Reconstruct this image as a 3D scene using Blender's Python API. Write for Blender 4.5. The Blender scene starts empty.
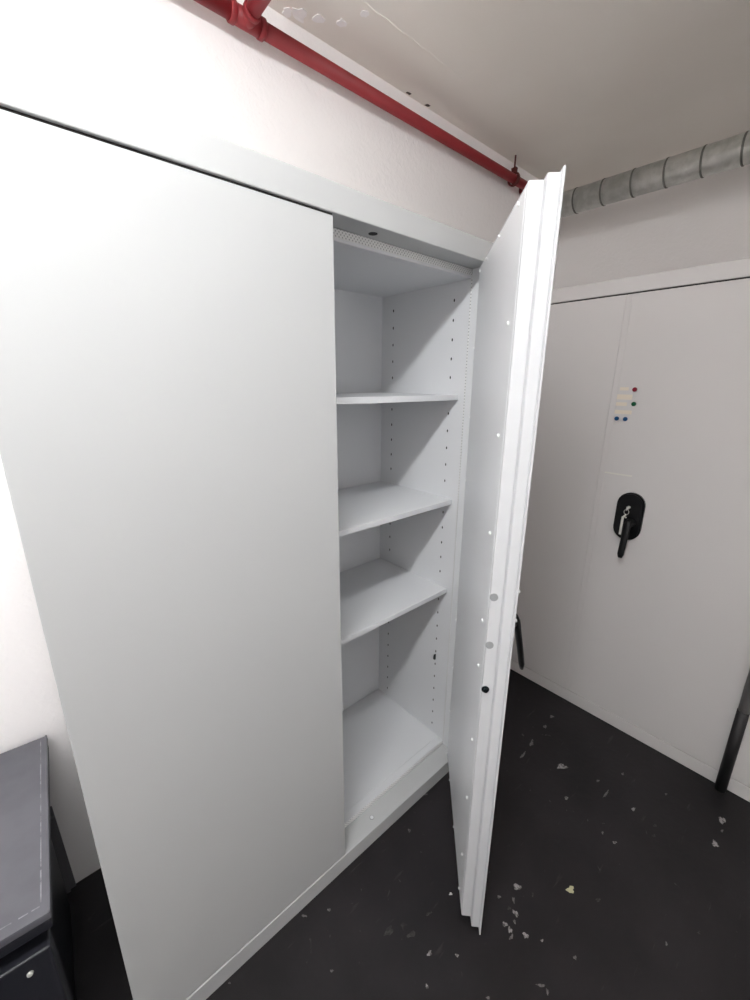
import bpy, bmesh, math, random
from mathutils import Vector, Matrix
random.seed(7)
S = bpy.context.scene
COL = S.collection
PI = math.pi

# ------------------------------------------------------------------ helpers
def link(name, bm, mat, parent=None, loc=(0, 0, 0), rz=0.0, smooth=False):
    me = bpy.data.meshes.new(name)
    bmesh.ops.recalc_face_normals(bm, faces=bm.faces)
    bm.to_mesh(me); bm.free()
    for m in (mat if isinstance(mat, (list, tuple)) else [mat]):
        me.materials.append(m)
    if smooth:
        for p in me.polygons: p.use_smooth = True
    o = bpy.data.objects.new(name, me); COL.objects.link(o)
    o.location = loc; o.rotation_euler = (0, 0, rz)
    if parent: o.parent = parent
    return o

def B(): return bmesh.new()

def bx(bm, x0, x1, y0, y1, z0, z1, bev=0.0, seg=2):
    r = bmesh.ops.create_cube(bm, size=1.0)
    vs = r['verts']
    for v in vs:
        v.co = Vector((x0 + (v.co.x + .5) * (x1 - x0), y0 + (v.co.y + .5) * (y1 - y0), z0 + (v.co.z + .5) * (z1 - z0)))
    if bev > 0:
        es = list({e for v in vs for e in v.link_edges})
        bmesh.ops.bevel(bm, geom=es, offset=bev, segments=seg, affect='EDGES', profile=.5)
    return bm

def frame_at(d):
    d = Vector(d).normalized()
    a = Vector((0, 0, 1)) if abs(d.z) < .9 else Vector((1, 0, 0))
    u = d.cross(a).normalized(); w = d.cross(u).normalized()
    return d, u, w

def tube(bm, pts, r, seg=20, cap=True, flat=1.0):
    pts = [Vector(p) for p in pts]
    rings = []
    n = len(pts)
    rs = r if isinstance(r, (list, tuple)) else [r] * n
    d0 = (pts[1] - pts[0]).normalized()
    _, u, w = frame_at(d0)
    for i, p in enumerate(pts):
        if i == 0: d = pts[1] - pts[0]
        elif i == n - 1: d = pts[-1] - pts[-2]
        else: d = (pts[i + 1] - p).normalized() + (p - pts[i - 1]).normalized()
        d.normalize()
        u = (u - d * u.dot(d)).normalized(); w = d.cross(u)
        rings.append([bm.verts.new(p + rs[i] * (flat * math.cos(2 * PI * k / seg) * u + math.sin(2 * PI * k / seg) * w)) for k in range(seg)])
    for a, b in zip(rings, rings[1:]):
        for k in range(seg):
            f = bm.faces.new((a[k], a[(k + 1) % seg], b[(k + 1) % seg], b[k])); f.smooth = True
    if cap:
        bm.faces.new(rings[0]); bm.faces.new(rings[-1])
    return bm

def prism(bm, outline, axis, a0, a1):
    """outline: 2-D points; extruded along axis ('x','y','z') from a0 to a1"""
    def mk(p, a):
        if axis == 'y': return (p[0], a, p[1])
        if axis == 'x': return (a, p[0], p[1])
        return (p[0], p[1], a)
    A = [bm.verts.new(mk(p, a0)) for p in outline]
    Bv = [bm.verts.new(mk(p, a1)) for p in outline]
    bm.faces.new(A); bm.faces.new(Bv)
    n = len(A)
    for i in range(n): bm.faces.new((A[i], A[(i + 1) % n], Bv[(i + 1) % n], Bv[i]))
    return bm

def stadium(cx, cz, w, h, n=14, sh=0.0):
    r = w / 2; out = []
    for k in range(n + 1):
        a = PI * k / n; out.append((cx + r * math.cos(a) , cz + h / 2 - r + r * math.sin(a)))
    for k in range(n + 1):
        a = PI + PI * k / n; out.append((cx + r * math.cos(a), cz - h / 2 + r + r * math.sin(a)))
    return out

def circle2(cx, cz, r, n=20, rz=None):
    rz = rz or r
    return [(cx + r * math.cos(2 * PI * k / n), cz + rz * math.sin(2 * PI * k / n)) for k in range(n)]

def empty(name, loc, rz=0.0):
    o = bpy.data.objects.new(name, None); COL.objects.link(o)
    o.location = loc; o.rotation_euler = (0, 0, rz); o.empty_display_size = .1
    return o

def tag(o, label, cat, group=None):
    o['label'] = label; o['category'] = cat
    if group: o['group'] = group
    return o

def struct(o): o['kind'] = 'structure'; return o

# ------------------------------------------------------------------ materials
def lin(c):
    return tuple((v / 255 / 12.92) if v / 255 <= .04045 else ((v / 255 + .055) / 1.055) ** 2.4 for v in c) + (1.0,)

def mat(name, rgb, rough=.5, metal=0.0, spec=.5, bump=None, mottle=None, emit=None):
    """bump=(scale, strength, distance, detail)   mottle=(scale, rgb2, lo, hi)"""
    m = bpy.data.materials.new(name); m.use_nodes = True
    nt = m.node_tree; p = nt.nodes['Principled BSDF']
    p.inputs['Base Color'].default_value = lin(rgb)
    p.inputs['Roughness'].default_value = rough
    p.inputs['Metallic'].default_value = metal
    p.inputs['Specular IOR Level'].default_value = spec
    tc = nt.nodes.new('ShaderNodeTexCoord')
    if mottle:
        n = nt.nodes.new('ShaderNodeTexNoise'); n.inputs['Scale'].default_value = mottle[0]; n.inputs['Detail'].default_value = 5
        r = nt.nodes.new('ShaderNodeValToRGB')
        r.color_ramp.elements[0].position = mottle[2]; r.color_ramp.elements[1].position = mottle[3]
        r.color_ramp.elements[0].color = lin(rgb); r.color_ramp.elements[1].color = lin(mottle[1])
        nt.links.new(tc.outputs['Object'], n.inputs['Vector']); nt.links.new(n.outputs['Fac'], r.inputs['Fac'])
        nt.links.new(r.outputs['Color'], p.inputs['Base Color'])
    if bump:
        n = nt.nodes.new('ShaderNodeTexNoise'); n.inputs['Scale'].default_value = bump[0]; n.inputs['Detail'].default_value = bump[3]
        b = nt.nodes.new('ShaderNodeBump'); b.inputs['Strength'].default_value = bump[1]; b.inputs['Distance'].default_value = bump[2]
        nt.links.new(tc.outputs['Object'], n.inputs['Vector']); nt.links.new(n.outputs['Fac'], b.inputs['Height'])
        nt.links.new(b.outputs['Normal'], p.inputs['Normal'])
    if emit:
        p.inputs['Emission Color'].default_value = emit[0]; p.inputs['Emission Strength'].default_value = emit[1]
    return m

M = {}
LAMP = 30.5
M['paint'] = mat('light_grey_enamel', (185, 186, 186), .6, spec=.25, bump=(350, .05, .0005, 2))
M['paint_in'] = mat('light_grey_enamel_inside', (217, 218, 220), .55)
M['panel'] = mat('door_lining_grey', (235, 236, 238), .3, bump=(3.0, .25, .004, 1))
M['door_edge'] = mat('door_edge_white', (206, 207, 209), .5)
M['paint_far'] = mat('grey_enamel_brightened', (211, 208, 207), .6, spec=.25, bump=(350, .05, .0005, 2))  # same enamel, its colour lightened to lift the right-wall cabinets' brightness
M['seam'] = mat('dark_gap', (40, 38, 36), .8)
M['slot'] = mat('slot_dark', (30, 30, 32), .8)
M['black'] = mat('black_plastic', (11, 11, 13), .35, spec=.35)
M['black_grip'] = mat('black_matte', (24, 22, 24), .55)
M['steel'] = mat('bright_steel', (214, 214, 208), .3, metal=.35)
M['zinc'] = mat('zinc_screw', (238, 238, 238), .3)
M['boltgrey'] = mat('dull_bolt_end', (150, 152, 153), .5)
M['bolt_dark'] = mat('dark_steel_bolt', (96, 106, 110), .25, metal=1)
M['duct'] = mat('galvanised_duct', (216, 217, 213), .3, metal=.7, mottle=(30, (196, 198, 193), .4, .6))
M['duct_seam'] = mat('galvanised_seam', (112, 113, 108), .6, metal=.5)
M['red'] = mat('red_pipe_paint', (128, 26, 32), .5, bump=(60, .12, .001, 2))
M['rust'] = mat('dark_red_rust', (92, 34, 30), .7)
M['box'] = mat('charcoal_sheet_metal', (84, 84, 90), .5, mottle=(14, (92, 92, 98), .35, .65), bump=(90, .1, .0008, 3))
M['box_dark'] = mat('dark_navy_metal', (28, 29, 36), .45)
M['scuff'] = mat('scuffed_edge', (134, 134, 140), .6, mottle=(60, (104, 104, 110), .4, .6))
M['board'] = mat('dark_board', (104, 102, 106), .8)
M['postgrey'] = mat('grey_post_paint', (138, 137, 138), .42)
M['strip'] = mat('pale_label', (226, 216, 200), .6)
M['tape'] = mat('pale_tape', (222, 220, 212), .4)
M['mag_red'] = mat('magnet_red', (128, 18, 40), .3)
M['mag_green'] = mat('magnet_green', (10, 84, 52), .3)
M['mag_blue'] = mat('magnet_blue', (14, 74, 120), .3)
M['flake'] = mat('paint_flake', (152, 148, 147), .8, mottle=(160, (84, 80, 80), .45, .62))
M['flake_mid'] = mat('paint_flake_grey', (112, 108, 108), .8, mottle=(160, (62, 58, 60), .45, .65))
M['flake_dull'] = mat('paint_smear', (62, 58, 58), .7, mottle=(120, (40, 37, 38), .4, .6))
M['flake_white'] = mat('white_speck', (215, 212, 208), .7)
M['flake_y'] = mat('plaster_crumb', (190, 186, 150), .8)
M['tube'] = mat('lamp_tube', (255, 255, 255), .5, emit=((.965, .985, 1.0, 1), 95.0))
M['housing'] = mat('lamp_housing', (235, 235, 232), .4)
M['drain'] = mat('plaster_dark_spot', (70, 62, 56), .9)

# rough painted plaster
def plaster(name, rgb, scale, strength, dist, stains=None):
    m = bpy.data.materials.new(name); m.use_nodes = True
    nt = m.node_tree; N = nt.nodes; L = nt.links; p = N['Principled BSDF']
    p.inputs['Base Color'].default_value = lin(rgb); p.inputs['Roughness'].default_value = .7
    p.inputs['Specular IOR Level'].default_value = .25
    tc = N.new('ShaderNodeTexCoord')
    a = N.new('ShaderNodeTexNoise'); a.inputs['Scale'].default_value = scale; a.inputs['Detail'].default_value = 4; a.inputs['Distortion'].default_value = .6
    c = N.new('ShaderNodeTexNoise'); c.inputs['Scale'].default_value = scale * .22; c.inputs['Detail'].default_value = 2
    ad = N.new('ShaderNodeMath'); ad.operation = 'ADD'
    b = N.new('ShaderNodeBump'); b.inputs['Strength'].default_value = strength; b.inputs['Distance'].default_value = dist
    L.new(tc.outputs['Object'], a.inputs['Vector']); L.new(tc.outputs['Object'], c.inputs['Vector'])
    L.new(a.outputs['Fac'], ad.inputs[0]); L.new(c.outputs['Fac'], ad.inputs[1])
    L.new(ad.outputs[0], b.inputs['Height']); L.new(b.outputs['Normal'], p.inputs['Normal'])
    if stains:
        n = N.new('ShaderNodeTexNoise'); n.inputs['Scale'].default_value = 1.7; n.inputs['Detail'].default_value = 3
        r = N.new('ShaderNodeValToRGB'); r.color_ramp.elements[0].position = .35; r.color_ramp.elements[1].position = .7
        r.color_ramp.elements[0].color = lin(rgb); r.color_ramp.elements[1].color = lin(stains)
        L.new(tc.outputs['Object'], n.inputs['Vector']); L.new(n.outputs['Fac'], r.inputs['Fac']); L.new(r.outputs['Color'], p.inputs['Base Color'])
    return m
M['wall'] = plaster('white_roughcast', (245, 242, 241), 66, .8, .0021)
M['ceil'] = plaster('ceiling_paint', (240, 235, 228), 25, .25, .0012, stains=(233, 227, 219))

# black painted concrete: worn, scuffed, with dusty scrapes
def floor_mat():
    m = bpy.data.materials.new('black_painted_concrete'); m.use_nodes = True
    nt = m.node_tree; N = nt.nodes; L = nt.links; p = N['Principled BSDF']
    tc = N.new('ShaderNodeTexCoord')
    def noise(sc, det, dis=0.0, mapping=None):
        n = N.new('ShaderNodeTexNoise'); n.inputs['Scale'].default_value = sc; n.inputs['Detail'].default_value = det; n.inputs['Distortion'].default_value = dis
        if mapping:
            mp = N.new('ShaderNodeMapping'); mp.inputs['Scale'].default_value = mapping[0]; mp.inputs['Rotation'].default_value = mapping[1]
            L.new(tc.outputs['Object'], mp.inputs['Vector']); L.new(mp.outputs['Vector'], n.inputs['Vector'])
        else: L.new(tc.outputs['Object'], n.inputs['Vector'])
        return n
    def ramp(src, stops):
        r = N.new('ShaderNodeValToRGB'); e = r.color_ramp.elements
        e[0].position, e[0].color = stops[0][0], stops[0][1]; e[1].position, e[1].color = stops[-1][0], stops[-1][1]
        for s in stops[1:-1]:
            q = e.new(s[0]); q.color = s[1]
        L.new(src, r.inputs['Fac']); return r
    base = ramp(noise(3.2, 6).outputs['Fac'], [(.3, lin((19, 17, 18))), (.72, lin((38, 35, 37)))])
    spots = ramp(noise(26, 4, .8).outputs['Fac'], [(.685, (0, 0, 0, 1)), (.74, (1, 1, 1, 1))])
    cl = ramp(noise(3.0, 2).outputs['Fac'], [(.48, (0, 0, 0, 1)), (.62, (1, 1, 1, 1))])
    mul = N.new('ShaderNodeMath'); mul.operation = 'MULTIPLY'; L.new(spots.outputs['Color'], mul.inputs[0]); L.new(cl.outputs['Color'], mul.inputs[1])
    scr = ramp(noise(7, 8, 0, ((1, 7, 1), (0, 0, .75))).outputs['Fac'], [(.66, (0, 0, 0, 1)), (.8, (1, 1, 1, 1))])
    m1 = N.new('ShaderNodeMixRGB'); m1.inputs['Color2'].default_value = lin((96, 92, 93)); L.new(base.outputs['Color'], m1.inputs['Color1'])
    k = N.new('ShaderNodeMath'); k.operation = 'MULTIPLY'; k.inputs[1].default_value = .7; L.new(mul.outputs[0], k.inputs[0]); L.new(k.outputs[0], m1.inputs['Fac'])
    m2 = N.new('ShaderNodeMixRGB'); m2.inputs['Color2'].default_value = lin((84, 80, 82)); L.new(m1.outputs['Color'], m2.inputs['Color1'])
    k2 = N.new('ShaderNodeMath'); k2.operation = 'MULTIPLY'; k2.inputs[1].default_value = .5; L.new(scr.outputs['Color'], k2.inputs[0]); L.new(k2.outputs[0], m2.inputs['Fac'])
    L.new(m2.outputs['Color'], p.inputs['Base Color'])
    p.inputs['Roughness'].default_value = .5; p.inputs['Specular IOR Level'].default_value = .3
    b = N.new('ShaderNodeBump'); b.inputs['Strength'].default_value = .35; b.inputs['Distance'].default_value = .003
    L.new(noise(45, 6).outputs['Fac'], b.inputs['Height']); L.new(b.outputs['Normal'], p.inputs['Normal'])
    return m
M['floor'] = floor_mat()

# white intumescent strip with rows of pin holes
def perf_mat():
    m = bpy.data.materials.new('perforated_seal'); m.use_nodes = True
    nt = m.node_tree; N = nt.nodes; L = nt.links; p = N['Principled BSDF']
    tc = N.new('ShaderNodeTexCoord')
    sp = N.new('ShaderNodeSeparateXYZ'); L.new(tc.outputs['Object'], sp.inputs[0])
    outs = []
    for ax in ('X', 'Z'):
        a = N.new('ShaderNodeMath'); a.operation = 'MULTIPLY'; a.inputs[1].default_value = 2 * PI / .010
        L.new(sp.outputs[ax], a.inputs[0])
        s = N.new('ShaderNodeMath'); s.operation = 'SINE'; L.new(a.outputs[0], s.inputs[0]); outs.append(s)
    mu = N.new('ShaderNodeMath'); mu.operation = 'MULTIPLY'; L.new(outs[0].outputs[0], mu.inputs[0]); L.new(outs[1].outputs[0], mu.inputs[1])
    g = N.new('ShaderNodeMath'); g.operation = 'GREATER_THAN'; g.inputs[1].default_value = .42; L.new(mu.outputs[0], g.inputs[0])
    mx = N.new('ShaderNodeMixRGB'); mx.inputs['Color1'].default_value = lin((226, 226, 224)); mx.inputs['Color2'].default_value = lin((170, 170, 170))
    L.new(g.outputs[0], mx.inputs['Fac']); L.new(mx.outputs['Color'], p.inputs['Base Color']); p.inputs['Roughness'].default_value = .6
    return m
M['perf'] = perf_mat()

# ------------------------------------------------------------------ the room
DW, XW, HC = .535, 2.12, 2.58
XL, YF = -1.52, -2.4
def slab(name, *a, m='wall'):
    return struct(link(name, bx(B(), *a), M[m]))
slab('floor', XL - .1, XW + .1, YF - .1, DW + .1, -.1, 0, m='floor')
slab('ceiling', XL - .1, XW + .1, YF - .1, DW + .1, HC, HC + .1, m='ceil')
slab('wall_back', XL - .1, XW + .1, DW, DW + .1, 0, HC)
slab('wall_right', XW, XW + .1, YF, DW, 0, HC)
slab('wall_left', XL - .1, XL, YF, DW, 0, HC)
slab('wall_front', XL - .1, XW + .1, YF - .1, YF, 0, HC)

# raised filler line and chipped plaster on the ceiling
bm = B()
pts = [(.40 + i * .026, .343 + .002 * math.sin(i * 1.7), HC + .0005) for i in range(21)]
tube(bm, pts, [.0028 - .00010 * i + .0006 * random.random() for i in range(21)], 8)
struct(link('trim_1', bm, M['ceil'], smooth=True))
def blob(cx, cy, z, r, th, m, name, k=9, up=True, st=1.0, ang=0.0, parent=None):
    bm = B(); o = []
    for i in range(k):
        a = 2 * PI * i / k; rr = r * random.uniform(.55, 1.15)
        x, y = rr * math.cos(a) * st, rr * math.sin(a)
        o.append((cx + x * math.cos(ang) - y * math.sin(ang), cy + x * math.sin(ang) + y * math.cos(ang)))
    prism(bm, o, 'z', z, z + (th if up else -th))
    return link(name, bm, m)
for n, (cx, cy, r) in enumerate(((.36, .50, .028), (.41, .475, .02), (.47, .44, .016), (.50, .37, .014), (.33, .515, .016))):
    tag(blob(cx, cy, HC + .0004, r, .0025, M['wall'], 'plaster_chip', k=11, up=False),
        ('white scabby plaster chip on the ceiling edge right beside the red pipe tee', 'white plaster chip on the ceiling a hand right of the red pipe tee',
         'flaking plaster patch on the ceiling near the top picture edge', 'small flaking plaster spot by the thin ridge on the ceiling',
         'tiny plaster chip in the ceiling corner closest to the red pipe tee')[n], 'plaster chip', 'flaking plaster on the ceiling')
for cx, lab in ((.84, 'dark hole in the plaster where ceiling meets wall, left of the two'), (.945, 'dark chipped slot where ceiling meets wall, right of the two')):
    tag(blob(cx, .524, HC + .0004, .008, .0012, M['drain'], 'plaster_hole', k=8, up=False, st=1.8), lab, 'hole')

# ------------------------------------------------------------------ batten lamp above the camera
LX, LY, LL, LW, LH = -.84, -.72, .62, .036, .040
lamp = tag(empty('batten_lamp', (LX, LY, HC)), 'white ceiling batten lamp with a narrow glowing diffuser in front of the grey cabinets', 'lamp')
bm = B(); bx(bm, -LL, LL, -.035, .035, -.05, 0, .006); link('housing', bm, M['housing'], lamp)
for s in (-1, 1):
    bm = B(); bx(bm, s * (LL - .012) - .012, s * (LL - .012) + .012, -LW - .002, LW + .002, -.052 - LH, -.048, .003); link('end_cap', bm, M['housing'], lamp)
bm = B(); bx(bm, -LL + .024, LL - .024, -LW, LW, -.05 - LH, -.0495, .004); link('diffuser', bm, M['tube'], lamp)

# ------------------------------------------------------------------ steel cabinets
ZT, ZH, ZP, DEP = 1.95, 1.8936, .0603, .515
def screw_mesh():
    bm = B(); 
    for r0, r1, a, b in ((.0042, .0042, 0, .0018), (.0042, .0022, .0018, .0038)):
        ra = [bm.verts.new((r0 * math.cos(2 * PI * k / 12), a, r0 * math.sin(2 * PI * k / 12))) for k in range(12)]
        rb = [bm.verts.new((r1 * math.cos(2 * PI * k / 12), b, r1 * math.sin(2 * PI * k / 12))) for k in range(12)]
        for k in range(12): bm.faces.new((ra[k], ra[(k + 1) % 12], rb[(k + 1) % 12], rb[k]))
        bm.faces.new(rb)
    me = bpy.data.meshes.new('screw'); bm.to_mesh(me); bm.free(); me.materials.append(M['zinc'])
    return me
SCREW = screw_mesh()

def door_mesh(s, Wd, z0, z1):
    """hinge at the origin, free edge at s*Wd; outer skin at y=0, inner box reaches y=.048"""
    bm = B()
    def b(u0, u1, y0, y1, za, zb, bev): bx(bm, min(s * u0, s * u1), max(s * u0, s * u1), y0, y1, za, zb, bev)
    b(0.0, Wd, -.0018, .0018, z0, z1, .0012)
    b(.014, Wd - .0135, .0010, .0225, z0 + .006, z1 - .003, .0022)
    b(.030, Wd - .033, .0215, .0485, z0 + .012, z1 - .005, .003)
    return bm

def add_handle(par, s, u, z, key, dz=0.0):
    """oval black plate with a drop lever on the outer face (y<0)"""
    bm = B()
    prism(bm, stadium(s * u, z, .103, .205), 'y', -.0018, -.014)
    bm2 = stadium(s * u, z, .093, .195)
    prism(bm, bm2, 'y', -.0135, -.019)
    link('handle_plate', bm, M['black'], par)
    hx = s * (u - .013)
    zp = z; z = z + dz
    bm = B()
    tube(bm, [(hx, -.017, z - .035), (hx, -.050, z - .035)], [.019, .0135], 20)
    p = [(hx, -.047, z - .018), (hx, -.052, z - .033), (hx, -.059, z - .07), (hx, -.069, z - .12), (hx, -.076, z - .160), (hx, -.0775, z - .175)]
    tube(bm, p, [.009, .0138, .0135, .013, .0125, .008], 16, True, .62)
    link('handle_lever', bm, M['black'], par, smooth=False)
    z = zp
    if key:
        kx = s * (u + .002)
        bm = B()
        tube(bm, [(kx, -.018, z + .042), (kx, -.034, z + .040)], .0055, 14)
        bx(bm, kx - .0012, kx + .0012, -.052, -.030, z + .034, z + .050, .0005)
        k = link('key', bm, M['steel'], par)
        k['label'] = 'small steel key in the lock'
        bm = B()
        ring = [(kx + .009 * math.cos(a), -.044, z + .026 + .011 * math.sin(a)) for a in [2 * PI * i / 18 for i in range(19)]]
        tube(bm, ring, .0012, 8, False)
        tube(bm, [(kx + .001, -.045, z + .016), (kx - .006, -.046, z + .008), (kx + .004, -.047, z + .002)], .0035, 8)
        bx(bm, kx - .0045, kx + .0045, -.0790, -.0765, z - .064, z + .014, .001)
        tube(bm, [(kx, -.045, z + .012), (kx, -.060, z + .014), (kx, -.078, z + .013)], .0022, 8)
        k = link('key_fob', bm, M['steel'], par)
        k['label'] = 'thin steel fob on a split ring'

def cabinet(name, label, loc, rz, paint, Wc=1.2034, split=.6035, opened=None, handle_key=True, ring=True, group=None):
    C = tag(empty(name, loc, rz), label, 'cabinet', group)
    P = M[paint]; PI_ = M['paint_in']
    t = .02
    bm = B()                                   # carcass
    bx(bm, 0, t, .004, DEP, .0, ZT - .001, .001); bx(bm, Wc - t, Wc, .004, DEP, .0, ZT - .001, .001)
    bx(bm, t, Wc - t, DEP - .035, DEP, .0, ZT - .001)
    bx(bm, t, Wc - t, .09, DEP - .035, 1.8675, ZT - .001)
    bx(bm, t, Wc - t, .09, DEP - .035, .0, .0800)
    link('carcass', bm, PI_ if opened is not None else P, C)
    bm = B(); bx(bm, 0, Wc, -.004, .088, ZH, ZT, .0022); link('header_panel', bm, P, C)
    bm = B(); bx(bm, 0, Wc, -.004, .088, 0, ZP, .0022); link('plinth', bm, P, C)
    if ring:
        bm = B()                               # inner frame against which the doors close
        bx(bm, t, Wc - t, .068, .0895, ZH - .026, ZH)
        bx(bm, t, Wc - t, .068, .0895, ZP, ZP + .020)
        bx(bm, Wc - t - .001, Wc - t + .0002, .068, .0895, ZP, ZH)
        bx(bm, t, t + .001, .068, .0895, ZP, ZH)
        link('inner_frame', bm, PI_, C)
        for a in ((t, Wc - t, .0655, .0685, ZH - .019, ZH - .001), (t, Wc - t, .0655, .0685, ZP + .001, ZP + .016)):
            bm = B(); bx(bm, *a, .0008); link('seal_strip', bm, M['perf'], C)
        bm = B(); bx(bm, Wc - t - .0015, Wc - .001, .0655, .0685, ZP + .02, ZH - .026); link('seal_strip', bm, M['perf'], C)
    bm = B(); bx(bm, .004, (split if opened else Wc - .004), .0025, .0085, 1.8868, ZH + .0004, .0005); o = link('gap_shade', bm, M['seam'], C); o['label'] = 'dark strip standing in for the shade in the gap above the doors'  # added dark strip, painted shade for the gap under the header
    # doors
    z0, z1 = .0635, 1.8885
    dl = link('door', door_mesh(1, split - .0015, z0, z1), P, C, (0.0, 0, 0))
    dr = link('door', door_mesh(-1, (.6085 if opened else Wc - split - .0015), z0 - (.002 if opened else 0), z1 + (.0035 if opened else 0)), P if opened is None else [M['door_edge']], C, (Wc, 0, 0), opened or 0.0)
    return C, dl, dr

rmain = math.radians(43.14)
main, dl, dr = cabinet('steel_cabinet', 'light grey two-door steel cabinet standing with its right door open and empty shelves showing', (-.5034, 0, 0), 0, 'paint', opened=rmain)
Wd = .6034 - .0035
# details of the open door
dr['label'] = 'open right door, white stepped edge'
bm = B(); bx(bm, -(.6 - .036), -.034, .0478, .0492, .079, 1.880, .0008); lin_ = link('inner_panel', bm, M['panel'], dr)
lin_['label'] = 'flat pale grey lining of the open door'
zs = [1.86 - .2215 * i for i in range(9)]
spots = [(.516, z) for z in [1.872, 1.669, 1.448, 1.228, 1.004, .877, .646, .446, .229, .088]]
spots += [(.04, z) for z in [1.872, 1.659, 1.449, 1.24, 1.038, .911, .709, .5, .298, .088]]
spots += [(.16, 1.873), (.337, 1.873), (.16, .087), (.335, .087)]
for u, z in spots:
    o = bpy.data.objects.new('screw', SCREW); COL.objects.link(o); o.parent = dr; o.location = (-u, .0490, z)
UE = .6085 - .033
for z, kind in ((1.099, 0), (.977, 0), (.856, 1)):
    bm = B()
    if kind == 0:
        prism(bm, circle2(.041, z, .0092), 'x', -UE + .001, -UE - .0012)
        o = link('lock_bolt', bm, M['boltgrey'], dr)
    else:
        prism(bm, circle2(.041, z, .0092), 'x', -UE + .001, -UE - .0010)
        prism(bm, circle2(.041, z, .006), 'x', -UE, -UE - .006)
        o = link('lock_bolt', bm, M['bolt_dark'], dr); o['label'] = 'dark shiny protruding bolt'
for z in (1.130, 1.060):
    bm = B(); tube(bm, [(-.602, 0, z), (-.602, -.0060, z)], [.005, .0035], 12); link('stud', bm, M['door_edge'], dr)
add_handle(dr, -1, .456, 1.019, False, -.022)
# holes for the bolts
bm = B(); prism(bm, circle2(.7467, .0372, .011, rz=.011), 'z', ZH + .001, ZH - .0008); link('bolt_hole', bm, M['slot'], main)
bm = B(); prism(bm, circle2(.7467, .0316, .0085), 'z', ZP - .001, ZP + .0012); link('bolt_cap', bm, M['boltgrey'], main)
bm = B(); prism(bm, circle2(.7467, .0316, .0062), 'z', ZP, ZP + .0018); link('bolt_cap_centre', bm, M['paint_in'], main)
# shelves with a folded front lip
for z in (1.5067, 1.1379, .780):
    bm = B()
    bx(bm, .022, 1.1832, .100, .478, z + .006, z + .009, .0008)
    bx(bm, .022, 1.1832, .0935, .1010, z - .009, z + .009, .0012)
    bx(bm, .022, 1.1815, .1005, .112, z - .009, z - .0075)
    bx(bm, .022, 1.1815, .474, .478, z - .009, z + .007)
    bx(bm, .6, .63, .101, .474, z - .006, z + .0062)
    link('shelf', bm, M['paint_in'], main)
# bottom tray line
bm = B(); bx(bm, .021, 1.1765, .095, .478, .0800, .0830, .001); link('bottom_tray', bm, M['paint_in'], main)
# shelf support slots in the right side wall
bm = B(); prism(bm, circle2(0, 0, .0026, 10, .0052), 'x', 0, -.0009)
slot = link('slot', bm, M['slot'], main, (1.1835, .1318, 1.8131))
for yy in (.1318, .4168):
    z = 1.8131
    while z > .12:
        if not any(abs(z - q) < .012 for q in (1.5067, 1.1379, .780)) and not (yy == .1318 and z == 1.8131):
            o = slot.copy(); COL.objects.link(o); o.parent = main; o.location = (1.1835, yy, z)
        z -= .0603
bm = B(); prism(bm, [(.131, .448), (.137, .446), (.14, .452), (.137, .470), (.131, .474)], 'x', 1.1835, 1.178); link('shelf_clip', bm, M['slot'], main)
bm = B(); bx(bm, 1.170, 1.1832, .408, .424, .640, .650, .001); link('shelf_clip', bm, M['slot'], main)

# cabinets along the right wall
far, fl, fr = cabinet('steel_cabinet', 'closed light grey steel cabinet by the right wall with coloured magnets and a black handle', (1.4128, .4735, 0), -PI / 2, 'paint_far', Wc=1.2234, ring=False)
add_handle(fr, -1, .476, 1.0195, True, .012)
bm = B(); bx(bm, -.6205, -.598, -.0034, -.0015, .0655, 1.8865, .0006); link('closing_strip', bm, M['paint_far'], fr)
far2, _, fr2 = cabinet('steel_cabinet', 'grey steel cabinet end just visible right of the dark-footed post', (1.4128, -.785, 0), -PI / 2, 'paint_far', Wc=.95, split=.475, ring=False)
add_handle(fr2, -1, .34, 1.022, False)

# magnets, strips and tape on the closed cabinet's door (plane x = 1.411)
XM = 1.4109
def disc(y, z, r, m, label):
    bm = B(); prism(bm, circle2(y, z, r), 'x', XM, XM - .004); prism(bm, circle2(y, z, r * .85), 'x', XM - .0035, XM - .0055)
    return tag(link('round_magnet', bm, m), label, 'magnet', 'round magnets on the closed cabinet')
disc(-.2127, 1.5331, .0085, M['mag_red'], 'dark red round magnet, topmost on the closed cabinet door')
disc(-.2181, 1.4771, .0085, M['mag_green'], 'green round magnet below the red one on the cabinet door')
disc(-.1645, 1.4164, .0085, M['mag_blue'], 'left of the two blue round magnets on the cabinet door')
disc(-.1965, 1.4165, .0085, M['mag_blue'], 'right of the two blue round magnets on the cabinet door')
def strip(y0, y1, z0, z1, m, name, label, cat, group=None):
    bm = B(); bx(bm, XM - .001, XM, min(y0, y1), max(y0, y1), z0, z1); return tag(link(name, bm, m), label, cat, group)
strip(-.158, -.190, 1.529, 1.541, M['strip'], 'label_strip', 'short pale label strip left of the red magnet', 'label', 'pale label strips on the cabinet')
strip(-.146, -.208, 1.493, 1.513, M['strip'], 'label_strip', 'widest pale beige label strip, between red and green magnets', 'label', 'pale label strips on the cabinet')
strip(-.145, -.193, 1.468, 1.482, M['strip'], 'label_strip', 'pale beige label strip left of the green magnet', 'label', 'pale label strips on the cabinet')
strip(-.148, -.215, 1.436, 1.451, M['strip'], 'label_strip', 'faint pinkish label strip above the two blue magnets', 'label', 'pale label strips on the cabinet')
strip(-.1475, -.2564, 1.185, 1.191, M['tape'], 'tape_strip', 'thin pale strip of tape above the black oval handle plate', 'tape')

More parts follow.
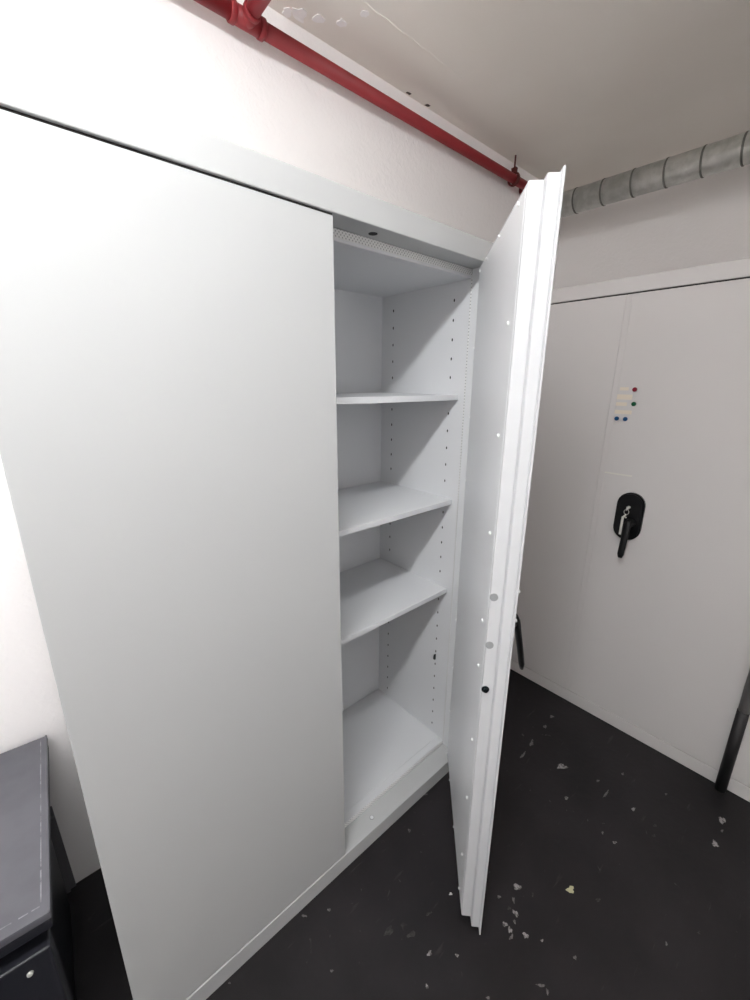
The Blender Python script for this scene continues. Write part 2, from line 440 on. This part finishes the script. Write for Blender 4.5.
# ------------------------------------------------------------------ post between the closed cabinets
post = tag(empty('steel_post', (1.3935, -.7675, 0)), 'grey vertical post with a black foot between the closed cabinets', 'post')
bm = B(); tube(bm, [(0, 0, .37), (0, 0, HC)], .0165, 24); link('shaft', bm, M['postgrey'], post)
bm = B(); tube(bm, [(0, 0, .0), (0, 0, .377)], .0185, 24); s_ = link('foot', bm, M['black_grip'], post); s_['label'] = 'black lower section'

# ------------------------------------------------------------------ red pipe
pipe = tag(empty('red_pipe', (0, .490, 2.4855)), 'dark red painted pipe running along the top of the white wall', 'pipe')
R = .0192
bm = B(); tube(bm, [(XL + .002, 0, 0), (.150, 0, 0)], R, 24); tube(bm, [(.225, 0, 0), (1.635, 0, 0), (1.652, .004, 0), (1.664, .016, 0), (1.668, .030, 0), (1.668, .045, 0)], R, 24); link('pipe_run', bm, M['red'], pipe)
bm = B()
tube(bm, [(.150, 0, 0), (.225, 0, 0)], .0218, 28)
for xa in (.138, .221): tube(bm, [(xa, 0, 0), (xa + .002, 0, 0), (xa + .014, 0, 0), (xa + .016, 0, 0)], [.0222, .0242, .0242, .0222], 28)
tube(bm, [(.1875, 0, 0), (.1875, -.030, .0025)], .0215, 28)
tube(bm, [(.1875, -.026, .002), (.1875, -.028, .0022), (.1875, -.038, .003), (.1875, -.040, .0032)], [.0215, .0236, .0236, .0215], 28)
link('tee_fitting', bm, M['red'], pipe)
bm = B(); tube(bm, [(.1875, -.03, .003), (.1875, -.24, .012), (.1875, -.265, .018), (.1875, -.285, .035), (.1875, -.292, .06), (.1875, -.292, .0945)], R, 20); link('branch_pipe', bm, M['red'], pipe)
# hanger
HX = 1.525
bm = B(); ringp = [(HX, .0262 * math.cos(a), .0262 * math.sin(a)) for a in [2 * PI * i / 24 for i in range(25)]]
for dx in (-.006, 0, .006): tube(bm, [(x + dx, y, z) for x, y, z in ringp], .0036, 8, False)
bx(bm, HX - .008, HX + .008, -.012, -.004, .018, .042, .001); bx(bm, HX - .008, HX + .008, .004, .012, .018, .042, .001); bx(bm, HX - .009, HX + .009, -.012, .012, .038, .045, .001)
o = link('pipe_clamp', bm, M['rust'], pipe); o['label'] = 'rusty clamp ring near the right end'
bm = B(); tube(bm, [(HX, 0, .04), (HX, 0, .0945)], .004, 10); link('hanger_rod', bm, M['rust'], pipe)

# ------------------------------------------------------------------ spiral duct
DX, DZ, DR = 1.80, 2.414, .053
duct = tag(empty('spiral_duct', (DX, 0, DZ)), 'galvanised round ventilation duct under the ceiling above the closed cabinets', 'duct')
bm = B(); tube(bm, [(0, DW, 0), (0, YF, 0)], DR, 48); link('duct_body', bm, M['duct'], duct)
bm = B()
prof = [(-.0045, -.0008), (-.0030, .0014), (0, .0020), (.0030, .0014), (.0045, -.0008)]
rg = [[bm.verts.new(((DR + b_) * math.cos(2 * PI * k / 48), a_, (DR + b_) * math.sin(2 * PI * k / 48))) for k in range(48)] for a_, b_ in prof]
for r0, r1 in zip(rg, rg[1:]):
    for k in range(48): bm.faces.new((r0[k], r0[(k + 1) % 48], r1[(k + 1) % 48], r1[k]))
y = .1756 + .1258 * 2
ring_ = link('seam_ring', bm, M['duct_seam'], duct, (0, y, 0), smooth=True)
while y - .1258 > YF + .02:
    y -= .1258
    o = ring_.copy(); COL.objects.link(o); o.parent = duct; o.location = (0, y, 0)
for yy in (-1.0, -2.2):
    bm = B()
    tube(bm, [(0, yy, DR + .001), (0, yy, HC - DZ)], .004, 10)
    rg = [(math.cos(a) * (DR + .004), yy, math.sin(a) * (DR + .004)) for a in [2 * PI * i / 36 for i in range(37)]]
    for d in (-.008, 0, .008): tube(bm, [(x, y + d, z) for x, y, z in rg], .0045, 6, False)
    link('duct_hanger', bm, M['duct_seam'], duct)

# ------------------------------------------------------------------ charcoal low cabinet at left
ang = math.radians(3.7)
box = tag(empty('low_metal_cabinet', (-.5890, .0005, 0), -ang), 'low charcoal metal cabinet with a scuffed top in the corner left of the big cabinet', 'cabinet')
bm = B(); bx(bm, -.30, 0, 0, .512, .578, .5935, .002)
link('top_panel', bm, M['box'], box)
bm = B()
for a in ((-.30, 0, 0, .004), (-.004, 0, 0, .512)):
    bx(bm, a[0], a[1], a[2], a[3], .5930, .5950, .0006)
link('top_rim', bm, M['box'], box)
bm = B()
yy = .03
while yy < .49:
    L_ = random.uniform(.01, .05)
    w = random.uniform(.0009, .0016)
    bx(bm, -.0135 - w, -.0135 + w * .5, yy, min(yy + L_, .5), .5932, .5938)
    yy += L_ + (random.uniform(.0, .004) if random.random() < .7 else .008)
for xa, xb in ((-.028, -.016), (-.047, -.033), (-.11, -.057), (-.2, -.128)):
    bx(bm, xa, xb, .0215, .0238, .5932, .5938)
link('scuff_line', bm, M['scuff'], box)
bm = B()
bx(bm, -.299, -.002, .002, .508, .552, .5775, .003)                       # fascia
bx(bm, -.292, -.040, .045, .455, .02, .553)                               # recessed body
bx(bm, -.28, -.05, .06, .44, 0, .022)
link('body', bm, M['box_dark'], box)
for z0, z1 in ((.275, .508), (.03, .262)):
    bm = B(); bx(bm, -.292, -.014, .004, .046, z0, z1, .004); d = link('drawer', bm, M['box_dark'], box)
    bm = B(); tube(bm, [(-.05, .004, z1 - .034), (-.05, .0005, z1 - .034)], [.0055, .0045], 16); bx(bm, -.0542, -.0458, .0, .0012, z1 - .0348, z1 - .0332)
    link('drawer_screw', bm, M['steel'], d)
    bm = B(); bx(bm, -.21, -.09, -.012, .004, z1 - .09, z1 - .07, .003); link('drawer_handle', bm, M['black'], d)

# dark boards fanned out against the wall behind it
for i, (x0, x1, yy) in enumerate((((-.5795), -.5862, .531), (-.594, -.5868, .523), (-.6065, -.5874, .515), (-.6235, -.5885, .507))):
    bm = B(); w = .055
    prism(bm, [(x0, .0), (x1, .335 - i * .006), (x1 - w, .335 - i * .006), (x0 - w, .0)], 'y', yy - .0035, yy + .0035)
    tag(link('board', bm, M['board']), ('thin dark board flush on the wall, rightmost behind the low cabinet', 'thin dark board behind the low cabinet, second from the right',
        'thin dark board behind the low cabinet, third from the right', 'thin dark board behind the low cabinet, nearest its side')[i], 'board', 'dark boards fanned behind the low cabinet')

# ------------------------------------------------------------------ paint flakes and crumbs on the floor
# (centre x, y, long half-axis x, y, short half-axis x, y, tone): each flake has its own place, size and direction
FL = [  (0.4779, -0.4081, 0.0038, -0.0115, -0.01, -0.0006, 'b'),
        (0.5989, -0.5254, 0.0096, -0.0084, -0.0108, -0.0048, 'y'),
        (0.4383, -0.4195, -0.0066, -0.006, -0.0033, 0.0022, 'm'),
        (0.4091, -0.4211, 0.0046, -0.004, -0.0041, -0.0024, 'd'),
        (0.4119, -0.4422, -0.0011, -0.0103, -0.0064, 0.0014, 'b'),
        (0.3909, -0.4509, -0.0032, -0.0046, -0.0035, 0.0018, 'm'),
        (0.3639, -0.4351, 0.0042, -0.0069, -0.0065, -0.0013, 'b'),
        (0.3635, -0.4519, -0.0041, -0.0065, -0.0055, 0.0028, 'b'),
        (0.3522, -0.4633, -0.01, -0.0003, -0.0013, 0.0034, 'm'),
        (0.3867, -0.4892, 0.0003, -0.0088, -0.007, 0.0012, 'b'),
        (0.4116, -0.5264, 0.0035, -0.0031, -0.003, -0.0016, 'b'),
        (0.446, -0.6062, -0.0018, -0.0038, -0.0052, 0.0021, 'm'),
        (0.3208, -0.5704, 0.0075, -0.0086, -0.0034, -0.001, 'm'),
        (0.3221, -0.5879, -0.005, -0.0042, -0.0032, 0.0022, 'm'),
        (0.2001, -0.3837, 0.0001, -0.0044, -0.0041, 0.0009, 'b'),
        (0.3031, -0.2794, 0.0038, -0.0034, -0.0032, -0.0025, 'w'),
        (0.4109, -0.3849, 0.0047, -0.0041, -0.0037, -0.0023, 'm'),
        (0.4963, -0.4523, -0.0062, -0.0033, -0.0031, 0.0027, 'd'),
        (0.1938, -0.4897, 0.0039, -0.0035, -0.0024, -0.0016, 'm'),
        (1.0398, -0.5674, 0.0057, -0.0051, -0.0085, -0.0027, 'b'),
        (1.2028, -0.6313, 0.0035, -0.0031, -0.0049, -0.0012, 'm'),
        (1.2408, -0.7992, -0.0058, -0.0102, -0.0157, 0.0036, 'b'),
        (1.119, -0.8003, -0.0061, -0.0086, -0.0121, 0.0034, 'b'),
        (0.8605, -0.5239, -0.005, -0.0028, -0.0033, 0.0021, 'm'),
        (0.8583, -0.565, 0.0053, -0.0047, -0.0046, -0.0016, 'b'),
        (1.0324, -0.6405, 0.005, -0.0044, -0.0061, -0.0017, 'd'),
        (0.9884, -0.6486, 0.0049, -0.0043, -0.0058, -0.0016, 'd'),
        (0.8914, -0.3786, 0.0053, -0.0046, -0.0072, -0.0033, 'b'),
        (1.0263, -0.4742, -0.0262, 0.0008, 0.0001, 0.0037, 'm'),
        (1.0608, -0.4309, 0.0049, -0.0043, -0.0055, -0.0021, 'm'),
        (0.6743, -0.7679, -0.0048, -0.0022, -0.0026, 0.0018, 'm'),
        (0.637, -0.5943, 0.0058, -0.0051, -0.0055, -0.0021, 'd'),
        (1.1933, -0.8072, 0.0041, -0.0036, -0.0057, -0.001, 'm'),
        (1.2463, -0.1457, 0.0073, -0.0064, -0.0091, -0.0044, 'm'),
        (1.1635, -0.1538, 0.0072, -0.0062, -0.0084, -0.0043, 'm'),
        (1.014, -0.3032, 0.0127, -0.0171, -0.0133, -0.0043, 'b'),
        (1.0305, -0.159, -0.0233, -0.0061, -0.0027, 0.0068, 'm'),
        (0.9436, -0.1656, -0.0252, -0.0007, 0.0005, 0.0047, 'm'),
        (1.171, -0.4859, 0.0044, -0.0038, -0.006, -0.002, 'm'),
        (0.145, -0.3295, -0.0078, -0.001, -0.0022, 0.0051, 'b'),
        (0.0897, -0.3693, -0.0017, -0.0046, -0.0033, 0.0018, 'b'),
        (-0.0751, -0.0213, 0.006, -0.007, -0.0021, -0.0021, 'm'),
        (-0.0097, -0.0591, 0.0046, -0.0041, -0.0019, -0.0027, 'm'),
        (-0.0838, -0.176, 0.0035, -0.003, -0.0017, -0.0022, 'm'),
        (-0.3037, -0.0137, 0.0029, -0.0025, -0.0009, -0.0022, 'm'),
        (0.2128, -0.2673, -0.0116, 0.0037, 0.0007, 0.0032, 'd'),
        (0.1372, -0.2664, -0.015, 0.0048, 0.001, 0.0065, 'd'),
        (0.0935, -0.2172, -0.0148, -0.0029, -0.0045, 0.0101, 'd'),
        (0.4892, -0.0044, 0.0071, -0.0062, -0.0037, -0.0033, 'm'),
        (0.3436, -0.0592, -0.0016, -0.0065, -0.0046, 0.0011, 'm')]
LAB = {0: 'largest ragged paint flake just right of the open door bottom', 1: 'pale yellowish plaster crumb on the black floor right of the open door',
       4: 'bright comma-shaped flake in the middle of the cluster by the door bottom', 9: 'bright flake at the lower right end of the cluster by the door bottom',
       15: 'round white speck on the floor left of the open door bottom', 21: 'larger light flake on the floor nearest the post foot',
       22: 'light oval flake on the floor, second nearest to the post foot', 35: 'wide pale flake on the floor between open door and closed cabinet',
       28: 'thin streak of lifted paint in the middle of the right floor', 37: 'long thin paint streak on the floor in the shade behind the open door',
       46: 'faint grey paint smear on the floor left of the open door', 47: 'largest dull grey paint smear on the floor before the sill',
       39: 'light double flake on the floor below left of the open door', 19: 'single bright round speck in the middle of the right floor'}
G = 'flaked paint bits on the black floor'
tone = {'b': 'flake', 'y': 'flake_y', 'm': 'flake_mid', 'd': 'flake_dull', 'w': 'flake_white'}
for i, (x, y, ax, ay, bx_, by_, t) in enumerate(FL):
    k = 14; o = []
    p1, p2 = random.uniform(0, 6), random.uniform(0, 6)
    for j in range(k):
        a = 2 * PI * j / k
        rr = .88 + .2 * math.sin(3 * a + p1) + .16 * math.sin(5 * a + p2) + random.uniform(-.08, .08)
        o.append((x + rr * (ax * math.cos(a) + bx_ * math.sin(a)), y + rr * (ay * math.cos(a) + by_ * math.sin(a))))
    bm = B(); prism(bm, o, 'z', -.0002, .0009 if t == 'd' else .0016)
    f_ = link('paint_flake', bm, M[tone[t]])
    if i in LAB: tag(f_, LAB[i], 'paint flake', G)
    else: tag(f_, 'one of the small unremarkable grey paint specks scattered over the black floor', 'paint flake', 'small paint specks scattered over the floor')

# ------------------------------------------------------------------ camera (fitted to the vanishing points)
f = 414.3012
cam = bpy.data.cameras.new('camera'); co = bpy.data.objects.new('camera', cam); COL.objects.link(co)
Rw = Matrix([[0.7485668, -0.663036, 0.0055632], [-0.1772543, -0.2081907, -0.9618927], [0.6389277, 0.7190549, -0.2733706]])   # rows: image right, image down, forward
mw = Matrix(((Rw[0][0], -Rw[1][0], -Rw[2][0]), (Rw[0][1], -Rw[1][1], -Rw[2][1]), (Rw[0][2], -Rw[1][2], -Rw[2][2]))).to_4x4()
mw.translation = Vector((-0.49225, -0.80328, 1.55503))
co.matrix_world = mw
cam.sensor_fit = 'VERTICAL'; cam.sensor_height = 24; cam.lens = 24 * f / 1000; cam.clip_start = .01
S.camera = co

w = bpy.data.worlds.new('world'); S.world = w; w.use_nodes = True
w.node_tree.nodes['Background'].inputs['Color'].default_value = (.5, .5, .5, 1)
w.node_tree.nodes['Background'].inputs['Strength'].default_value = 0.0
S.view_settings.view_transform = 'Standard'; S.view_settings.look = 'None'
S.view_settings.gamma = 1; S.view_settings.use_curve_mapping = False
S.view_settings.exposure = 0.1
S.cycles.max_bounces = 10; S.cycles.diffuse_bounces = 8; S.cycles.sample_clamp_indirect = 8
